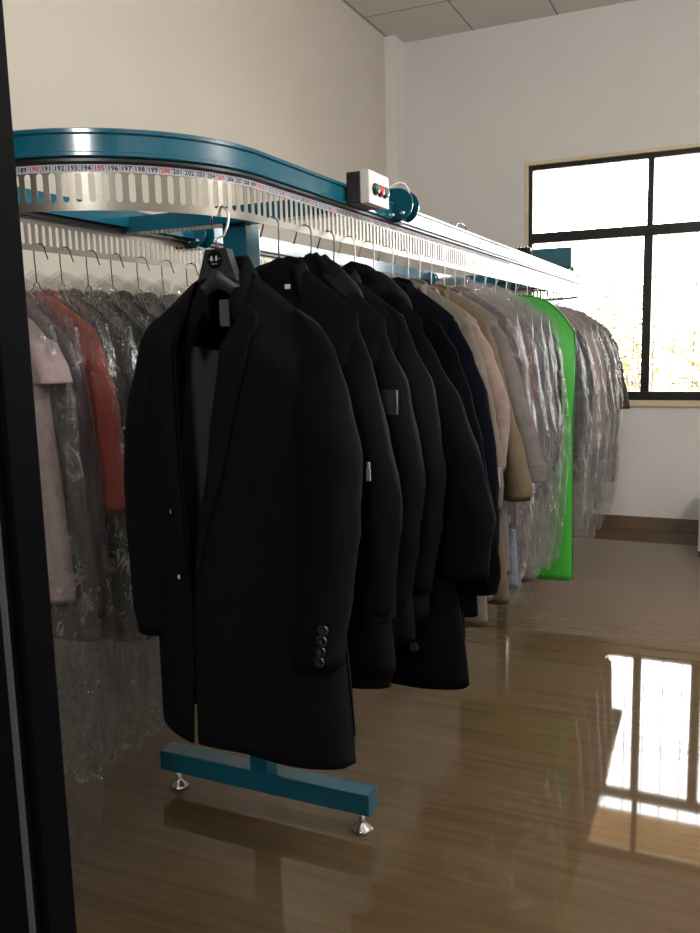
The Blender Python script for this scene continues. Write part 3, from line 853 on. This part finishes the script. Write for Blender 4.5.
# ---- front leg, from the door inwards
E2 = [(.165, 1.475), (.186, 1.43), (.205, 1.37), (.243, 1.21), (.262, 1.12), (.262, .98), (.250, .86), (.245, .825)]
g2 = garment('jacket', 'jacket', 'black quilted jacket with a silver zip pull just behind the overcoat', 'f', 1.585, '#15151a', 'puffer', DG, wire='blue',
        hanger_label='blue wire hanger right behind the plastic one', zn=1.585, zs=1.465, zh=.70, wh=.25, t=.052, sl_r=E2, r0=.07, r1=.055, cuff=(.05, .004), rib=True, collar='collar', seed=2.1)
bm = bmesh.new(); box(bm, .219, .228, -.066, -.062, 1.125, 1.150, bev=.0015); box(bm, .221, .226, -.067, -.060, 1.150, 1.163, bev=.0015)
mesh_obj('zip_pull', bm, mat('pale zip pull', '#cfcdc8', .4, .3), g2, smooth=False)
bm = bmesh.new(); box(bm, .03, .042, -.035, -.030, 1.515, 1.525, bev=.002)
mesh_obj('care_tag', bm, M['box_white'], g2, smooth=False)
E3 = [(.165, 1.475), (.186, 1.42), (.232, 1.30), (.254, 1.19), (.264, 1.08), (.254, .97), (.236, .86), (.225, .80)]
g3 = garment('puffer_jacket', 'jacket', 'black puffer jacket with a square sleeve patch and collapsed hood', 'f', 1.735, '#17171b', 'puffer', DG, wire='blue',
        hanger_label='blue wire hanger in the patched black puffer jacket', zn=1.575, zs=1.455, zh=.72, wh=.235, t=.05, sl_r=E3, r0=.068, r1=.052, collar='hood', seed=4.2, hoodkw=dict(w=.10, d=.055, h=.055, lean=.03))
bm = bmesh.new(); box(bm, .190, .226, -.060, -.050, 1.245, 1.298, bev=.001)
mesh_obj('sleeve_patch', bm, mat('dark grey leather patch', '#2c2c30', .5), g3, smooth=False)
g3b = garment('down_jacket', 'jacket', 'plain black down jacket hanging behind the sleeve-patch puffer', 'f', 1.855, '#16161a', 'puffer', DG, wire='blue',
        hanger_label='blue wire hanger in the plain black down jacket', zn=1.575, zs=1.455, zh=.74, wh=.23, t=.048, sl_r=[(a+.012, z) for a, z in E3], r0=.066, r1=.05, collar='stand', seed=6.6)
E4 = [(.165, 1.475), (.225, 1.36), (.280, 1.25), (.335, 1.09), (.362, .95), (.355, .86), (.345, .81)]
g4 = garment('long_coat', 'coat', 'long black hooded coat with flared sleeve and a buttoned tab at the hem', 'f', 1.975, '#17181a', 'cotton', DG, wire='white',
        hanger_label='white wire hanger in the long black hooded coat', zn=1.575, zs=1.46, zh=.52, wh=.295, t=.05, sl_r=E4, r0=.06, r1=.07, collar='hood', seed=5.2, hoodkw=dict(w=.125, d=.06, h=.06, lean=.03))
bm = bmesh.new(); box(bm, .10, .185, -.066, -.058, .615, .65, bev=.003); tb = mesh_obj('hem_tab', bm, g4.children[0].data.materials[0], g4, smooth=False)
bm = bmesh.new(); lathe(bm, [(0, -.003), (.008, -.003), (.012, -.005), (.013, 0)], (.170, -.066, .632), 18, 'y'); mesh_obj('button', bm, mat('dark button', '#3a3a3c', .3), tb)
bm = bmesh.new(); box(bm, .105, .112, -.055, -.05, 1.46, 1.485, bev=.002); mesh_obj('zip_pull', bm, M['steel'], g4, smooth=False)
E5 = [(.185, 1.46), (.235, 1.38), (.270, 1.26), (.298, 1.13), (.335, .92), (.342, .80), (.335, .74)]
garment('winter_coat', 'coat', 'black winter coat with wide ribbed cuff between hooded coat and navy coat', 'f', 2.10, '#131316', 'wool', DG, zn=1.575, zs=1.46, zh=.60, wh=.25, sl_r=E5, r0=.06, r1=.062, cuff=(.055, .003), seed=8.1, hanger_label='white wire hanger in the ribbed cuff winter coat')
E6 = [(.19, 1.465), (.235, 1.37), (.275, 1.25), (.298, 1.09), (.31, .9), (.305, .74), (.30, .70)]
garment('overcoat', 'coat', 'navy blue wool coat hanging against the pale greige coat', 'f', 2.235, '#161a26', 'wool', DG, zn=1.58, zs=1.465, zh=.62, wh=.245, sl_r=E6, r0=.062, r1=.06, seed=9.4, hanger_label='white wire hanger in the navy wool coat')
LG = 'pale coats on the conveyor'
E7 = [(.185, 1.475), (.235, 1.33), (.262, 1.18), (.288, 1.05), (.285, .95), (.278, .90)]
g7 = garment('wool_coat', 'coat', 'greige wool coat next to the navy coat with a paper tag on its cuff', 'f', 2.36, '#8d8478', 'wool', LG, zn=1.585, zs=1.475, zh=.55, wh=.24, sl_r=E7, r0=.058, r1=.046, seed=1.7, hanger_label='white wire hanger in the greige coat')
bm = bmesh.new(); box(bm, .268, .290, -.052, -.050, .985, 1.04); mesh_obj('paper_tag', bm, M['box_white'], g7, smooth=False)
E8 = [(.185, 1.46), (.232, 1.37), (.262, 1.27), (.280, 1.20), (.276, 1.09), (.268, 1.01)]
garment('wool_coat', 'coat', 'peach pink coat squeezed between greige coat and khaki trench coat', 'f', 2.46, '#b09c92', 'wool', LG, zn=1.57, zs=1.46, zh=.60, wh=.23, t=.036, sl_r=E8, r0=.06, r1=.052, seed=3.9, hanger_label='white wire hanger in the peach pink coat')
E9 = [(.18, 1.475), (.215, 1.39), (.245, 1.25), (.305, 1.03), (.325, .95), (.318, .90)]
garment('trench_coat', 'coat', 'khaki cotton trench coat beside the grey coat', 'f', 2.57, '#857660', 'cotton', LG, zn=1.58, zs=1.475, zh=.56, wh=.255, t=.038, sl_r=E9, r0=.056, r1=.042, seed=7.9, hanger_label='white wire hanger in the khaki trench coat')
E10 = [(.18, 1.465), (.215, 1.42), (.265, 1.24), (.315, 1.07), (.338, .98), (.335, .945)]
garment('wool_coat', 'coat', 'mauve grey wool coat with turned-back cuff in front of the plastic covers', 'f', 2.70, '#8a817f', 'wool', LG, zn=1.575, zs=1.47, zh=.62, wh=.225, t=.045, sl_r=E10, r0=.056, r1=.058, cuff=(.055, .006), seed=2.9, hanger_label='white wire hanger in the mauve grey coat')
PG = 'clothes in clear plastic on the window side'
EP = [(.18, 1.465), (.215, 1.40), (.235, 1.28), (.24, 1.1), (.235, .95), (.225, .88)]
garment('shirt', 'shirt', 'dark brown shirt with stiff collar inside a puffed-up clear cover', 'f', 2.82, '#4a3c38', 'cotton', PG, cover=dict(zh=.50, pad=.045, milky=1), zn=1.585, zs=1.475, zh=.75, sl_r=EP, t=.036, seed=12.1,
        cover_label='puffed-up milky cover behind the mauve grey coat', hanger_label='white wire hanger in the dark brown shirt')
garment('trousers', 'trousers', 'pale blue folded trousers hanging low behind the mauve grey coat', 'f', 2.93, '#8fa2d0', 'cotton', PG, cover=dict(zh=.44, pad=.04), zn=1.53, zs=1.42, zh=.50, wsh=.16, wh=.20, sl_r=None, t=.034, collar=None, seed=13.3,
        cover_label='clear cover over the pale blue trousers', hanger_label='white wire hanger in the pale blue trousers')
garment('dress', 'dress', 'dusty rose long dress with clear cover before the slate coat', 'f', 3.05, '#94706f', 'cotton', PG, cover=dict(zh=.42, pad=.045), zn=1.57, zs=1.46, zh=.50, wh=.22, sl_r=[(.18, 1.46), (.22, 1.40), (.235, 1.25), (.238, 1.05), (.23, .9)], t=.036, r0=.05, r1=.035, seed=14.9,
        cover_label='clear cover over the dusty rose dress', hanger_label='white wire hanger in the dusty rose dress')
garment('wool_coat', 'coat', 'slate blue grey coat with shining clear cover after the rose dress', 'f', 3.20, '#3d4650', 'shiny', PG, cover=dict(zh=.50, pad=.035), zn=1.575, zs=1.465, zh=.78, sl_r=EP, t=.042, seed=15.2,
        cover_label='shining clear cover over the slate coat', hanger_label='white wire hanger in the slate blue grey coat')
garment('puffer_jacket', 'jacket', 'dark teal padded jacket in clear plastic near the green bag', 'f', 3.36, '#26343a', 'shiny', PG, cover=dict(zh=.48, pad=.03, milky=1), zn=1.57, zs=1.46, zh=.80, sl_r=EP, t=.044, puff=70, seed=16.7,
        cover_label='milky cover over the dark teal padded jacket', hanger_label='white wire hanger in the dark teal jacket')
garment('jacket', 'jacket', 'black jacket in clear plastic touching the green garment bag', 'f', 3.53, '#15171a', 'cotton', PG, cover=dict(zh=.46, pad=.03), zn=1.565, zs=1.455, zh=.84, sl_r=EP, t=.042, seed=17.7,
        cover_label='clear cover pressed against the green garment bag', hanger_label='white wire hanger in the black jacket by the green bag')

# green garment bag: rounded shoulders, flat, straight hem, with seam piping
def green_bag(y):
    gm = mat('bright green non-woven fabric', '#339a2d', .55, var=.06, vscale=20, bump=.25, bscale=240, bdist=.003)
    r = tag(empty('garment_bag', (FX, y, 0)), 'bright green zipped garment bag hanging full length among the clear covers', 'garment bag')
    NA, NV = 44, 40; rings = []; edges = []
    for j in range(NV+1):
        v = j/NV; ring = []
        for k in range(NA):
            a = 2*PI*k/NA; c, s = math.cos(a), math.sin(a)
            cx = math.copysign(abs(c)**.55, c); sy = math.copysign(abs(s)**.9, s); ax = abs(cx)
            ztop = 1.59 - .17*ax**2.6
            z = ztop + (.325-ztop)*v
            w = lerp_table([(0, .255), (.12, .262), (.35, .252), (1, .262)], v)
            t = (.008 + .050*sstep(v/.2))*(1-.45*v)
            ring.append((cx*w, sy*t + .008*nz(cx*3, z*3, 4)*v, z))
        rings.append(ring)
    bm = bmesh.new(); rings_mesh(bm, rings, True, cap1=True); mesh_obj('bag_body', bm, gm, r)
    pts = []
    for i in range(31):
        a = PI*i/30; cx = math.copysign(abs(math.cos(a))**.55, math.cos(a)); pts.append((cx*.258, 0, 1.592-.17*abs(cx)**2.6))
    bm = bmesh.new(); tube(bm, [(.262, 0, .33), (.252, 0, .9), (.258, 0, 1.30)] + pts + [(-.258, 0, 1.30), (-.252, 0, .9), (-.262, 0, .33)], .004, 6)
    mesh_obj('piping', bm, mat('darker green piping', '#1a6c1a', .5), r)
    bm = bmesh.new(); box(bm, -.006, .006, -.058, -.050, .5, 1.5); mesh_obj('zipper', bm, mat('green zipper', '#1c7a20', .5), r, smooth=False)
    wire_hanger(FX, y, 1, 'white', 'white wire hanger in the green garment bag', 'wire hangers on the conveyor')
green_bag(3.70)
WG = 'clothes in clear plastic beyond the green bag'
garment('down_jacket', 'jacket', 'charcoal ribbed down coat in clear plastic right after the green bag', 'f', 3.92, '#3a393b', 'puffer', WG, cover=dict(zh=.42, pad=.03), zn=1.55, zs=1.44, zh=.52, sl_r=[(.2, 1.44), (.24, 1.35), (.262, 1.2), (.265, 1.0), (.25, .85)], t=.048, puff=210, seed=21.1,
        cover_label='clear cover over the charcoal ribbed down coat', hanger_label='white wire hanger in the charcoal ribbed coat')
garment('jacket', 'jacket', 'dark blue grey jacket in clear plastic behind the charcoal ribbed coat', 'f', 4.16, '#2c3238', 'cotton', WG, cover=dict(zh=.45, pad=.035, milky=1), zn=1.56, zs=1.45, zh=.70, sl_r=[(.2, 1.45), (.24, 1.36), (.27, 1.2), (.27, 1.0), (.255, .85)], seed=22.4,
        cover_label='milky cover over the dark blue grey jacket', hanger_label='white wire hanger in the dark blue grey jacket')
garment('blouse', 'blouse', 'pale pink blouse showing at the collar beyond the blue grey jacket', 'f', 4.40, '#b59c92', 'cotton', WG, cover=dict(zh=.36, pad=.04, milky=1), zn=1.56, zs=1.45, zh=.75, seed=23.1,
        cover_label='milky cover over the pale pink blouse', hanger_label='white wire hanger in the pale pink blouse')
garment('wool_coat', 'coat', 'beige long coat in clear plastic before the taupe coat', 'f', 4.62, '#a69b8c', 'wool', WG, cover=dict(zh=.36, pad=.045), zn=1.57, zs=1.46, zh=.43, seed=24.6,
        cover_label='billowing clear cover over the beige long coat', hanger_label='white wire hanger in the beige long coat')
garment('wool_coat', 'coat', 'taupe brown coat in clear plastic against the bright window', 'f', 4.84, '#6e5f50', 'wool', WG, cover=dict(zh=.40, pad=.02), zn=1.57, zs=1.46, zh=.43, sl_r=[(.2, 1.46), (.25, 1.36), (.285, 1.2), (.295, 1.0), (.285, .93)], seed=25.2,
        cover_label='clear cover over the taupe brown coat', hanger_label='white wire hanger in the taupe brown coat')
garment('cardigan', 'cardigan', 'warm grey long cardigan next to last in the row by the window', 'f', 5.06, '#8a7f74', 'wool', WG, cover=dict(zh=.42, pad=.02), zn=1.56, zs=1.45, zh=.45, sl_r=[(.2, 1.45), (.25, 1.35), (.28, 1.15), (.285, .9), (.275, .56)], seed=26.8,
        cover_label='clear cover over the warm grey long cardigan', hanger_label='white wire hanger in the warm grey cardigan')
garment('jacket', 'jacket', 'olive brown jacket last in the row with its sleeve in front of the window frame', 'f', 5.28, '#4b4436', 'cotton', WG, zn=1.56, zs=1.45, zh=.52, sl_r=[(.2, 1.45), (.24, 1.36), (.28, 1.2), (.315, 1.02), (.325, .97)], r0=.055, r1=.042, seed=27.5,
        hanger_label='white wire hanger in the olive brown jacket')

# ---- back leg
BG = 'clothes in clear plastic on the wall side'
BS = [(.19, 1.455), (.225, 1.38), (.245, 1.25), (.25, 1.1), (.245, .95), (.24, .9)]
garment('wool_coat', 'coat', 'pale pink coat with elbow-length sleeves nearest the black door frame', 'b', 1.475, '#ecd2d0', 'wool', BG, wire='dark', cover=dict(zh=.14, pad=.02), zn=1.56, zs=1.45, zh=.80, wh=.20, wsh=.17,
        sl_r=[(.175, 1.455), (.206, 1.41), (.228, 1.36), (.238, 1.325)], r0=.055, r1=.046, t=.036, seed=31.1, cover_label='long clear cover over the pale pink coat', hanger_label='dark wire hanger in the pale pink coat')
garment('puffer_jacket', 'jacket', 'shiny plum down coat between the pink coat and red coat', 'b', 1.555, '#6a5660', 'shiny', BG, wire='dark', cover=dict(zh=.30, pad=.0), zn=1.55, zs=1.44, zh=.68, wh=.21, wsh=.17,
        sl_r=[(.18, 1.45), (.205, 1.36), (.218, 1.2), (.226, 1.05), (.228, .85), (.225, .74)], t=.032, puff=60, seed=32.4, cover_label='clinging cover over the shiny plum down coat', hanger_label='dark wire hanger in the plum down coat')
garment('wool_coat', 'coat', 'red coat in clear plastic showing beside the black overcoat', 'b', 1.645, '#cc5a48', 'wool', BG, wire='dark', cover=dict(zh=.33, pad=.025), zn=1.555, zs=1.45, zh=.985, wh=.22,
        sl_r=[(.185, 1.455), (.215, 1.36), (.238, 1.2), (.246, 1.08), (.244, .995)], r1=.05, t=.034, sleeve_ry=.9, wr=.4, seed=33.7, cover_label='milky cover over the red coat', hanger_label='dark wire hanger in the red coat')
garment('jacket', 'jacket', 'black jacket in clear plastic behind the red coat', 'b', 1.735, '#17171a', 'cotton', BG, wire='dark', cover=dict(zh=.36, pad=.03, milky=1), zn=1.56, zs=1.45, zh=.62, sl_r=BS, t=.034, seed=34.1,
        cover_label='milky cover over the black jacket behind the red coat', hanger_label='dark wire hanger in the black jacket behind the red coat')
garment('wool_coat', 'coat', 'second black coat behind the red coat, half hidden by the overcoat', 'b', 1.835, '#141418', 'wool', BG, wire='dark', cover=dict(zh=.34, pad=.03), zn=1.56, zs=1.45, zh=.60, sl_r=BS, t=.034, seed=35.2,
        cover_label='cover over the second black coat behind the red coat', hanger_label='dark wire hanger in the second black coat')
rest = [(1.935, '#1b1b20', 'charcoal coat third behind the red coat', 1), (2.05, '#1e1a1c', 'brown black coat fourth behind the red coat', 1), (2.17, '#16181c', 'blue black coat fifth behind the red coat', 1),
        (2.30, '#121214', 'black coat sixth behind the red coat', 1)]
for i, (y, hx, lb, cv) in enumerate(rest):
    garment('wool_coat', 'coat', lb, 'b', y, hx, 'wool', BG, wire='dark', cover=dict(zh=.4, pad=.02, milky=i % 2 == 0), zn=1.565, zs=1.455, zh=.62, sl_r=BS, t=.034, seed=40+i*1.3,
            cover_label=f'cover over the {lb}', hanger_label=f'dark wire hanger in the {lb}')

# ---- white cabinet by the far wall, at the picture's edge
cab = tag(empty('cabinet', (.12, 5.92, 0)), 'low white cabinet on the floor under the window', 'cabinet')
bm = bmesh.new(); box(bm, -.285, .30, -.24, .26, .02, .34, bev=.004); mesh_obj('carcass', bm, M['white'], cab, smooth=False)
bm = bmesh.new(); box(bm, -.26, .28, -.22, .24, 0, .02); mesh_obj('plinth', bm, M['box_black'], cab, smooth=False)
for s in (-1, 1):
    bm = bmesh.new(); box(bm, min(s*.005, s*.28)+.006, max(s*.005, s*.28)+.006, -.258, -.241, .04, .325, bev=.003); d = mesh_obj('cabinet_door', bm, M['white'], cab, smooth=False)
    bm = bmesh.new(); lathe(bm, [(.004, 0), (.004, -.012), (.010, -.018), (.0, -.024)], (s*.04+.006, -.258, .19), 12, 'y'); mesh_obj('knob', bm, M['steel'], d)

# ---- bushes beyond the window
leafm = [mat('sunlit yellow green leaves', '#80774a', .6, var=.3, vscale=8), mat('olive leaves', '#6c7040', .6, var=.3, vscale=8)]  # two leaf colours, yellow green and olive
def bush(x, y, h, w, m, label):
    r = tag(empty('leafy_bush', (x, y, -.12)), label, 'bush', 'bushes outside the window')
    bm = bmesh.new()
    stems = []
    for k in range(9):
        a = random.uniform(0, 2*PI); rr = random.uniform(.1, w)
        top = Vector((rr*math.cos(a), rr*math.sin(a)*.5, h*random.uniform(.7, 1))); stems.append(top)
        tube(bm, [(top.x*.2, top.y*.2, 0), (top.x*.6, top.y*.6, top.z*.5), tuple(top)], [.02, .014, .005], 5)
    mesh_obj('stem', bm, M['iron'], r)
    bm = bmesh.new()
    for k in range(700):
        t = random.choice(stems); f = random.uniform(.25, 1)
        c = Vector((t.x*f, t.y*f, t.z*f)) + Vector((random.gauss(0, .12), random.gauss(0, .12), random.gauss(0, .10)))
        c.z = max(.05, c.z)
        d = Vector((random.gauss(0, 1), random.gauss(0, 1), random.gauss(-.2, .6))).normalized(); l = random.uniform(.06, .13)
        n = d.cross(Vector((random.gauss(0, 1), random.gauss(0, 1), random.gauss(0, 1)))).normalized()*l*.22
        bm.faces.new([bm.verts.new(q) for q in (c, c+d*l*.5+n, c+d*l, c+d*l*.5-n)])
    mesh_obj('foliage', bm, m, r, smooth=False)
bush(-1.75, 9.6, 2.0, .7, leafm[1], 'olive leafy bush outside behind the first lower pane')
bush(-.95, 10.4, 2.3, .7, leafm[0], 'yellow green leafy bush outside at the window mullion')
bush(-.1, 9.8, 2.0, .8, leafm[0], 'yellow green low bush outside behind the second lower pane')
bush(1.9, 10.6, 1.9, .7, leafm[1], 'olive bush outside beyond the frame edge')

# ------------------------------------------------------------------ light
SKY = 17.0
w = bpy.data.worlds.new('world'); scene.world = w; w.use_nodes = True
bg = w.node_tree.nodes['Background']; bg.inputs['Color'].default_value = (1, .985, .96, 1); bg.inputs['Strength'].default_value = SKY
def area(name, loc, rot, sx, sy, e, col=(1, 1, 1), portal=False):
    l = bpy.data.lights.new(name, 'AREA'); l.shape = 'RECTANGLE'; l.size = sx; l.size_y = sy; l.energy = e; l.color = col
    if portal: l.cycles.is_portal = True
    o = bpy.data.objects.new(name, l); COL.objects.link(o); o.location = loc; o.rotation_euler = rot
    return o
area('window portal', ((WX0+WX1)/2, YF+.21, (WZ0+WZ1)/2), (R(-90), 0, 0), WX1-WX0, WZ1-WZ0, 1, portal=True)
hl_ = bpy.data.lights.new('corridor fill light', 'POINT'); hl_.energy = 145; hl_.shadow_soft_size = .25; hl_.color = (1, .97, .93)  # added fill behind the camera, lights the hanging cloth from the front
ho = bpy.data.objects.new('corridor fill light', hl_); COL.objects.link(ho); ho.location = (-.1, -1.5, 2.5)
pl = bpy.data.lights.new('fill light', 'POINT'); pl.energy = 130; pl.shadow_soft_size = .2; pl.color = (1, .97, .93)  # added fill out of view, brightens ceiling and walls
po = bpy.data.objects.new('fill light', pl); COL.objects.link(po); po.location = (1.4, 2.4, 2.75)

scene.cycles.transparent_max_bounces = 48
scene.cycles.max_bounces = 10
scene.cycles.sample_clamp_indirect = 6
scene.view_settings.view_transform = 'Standard'
scene.view_settings.look = 'None'
scene.view_settings.exposure = 0
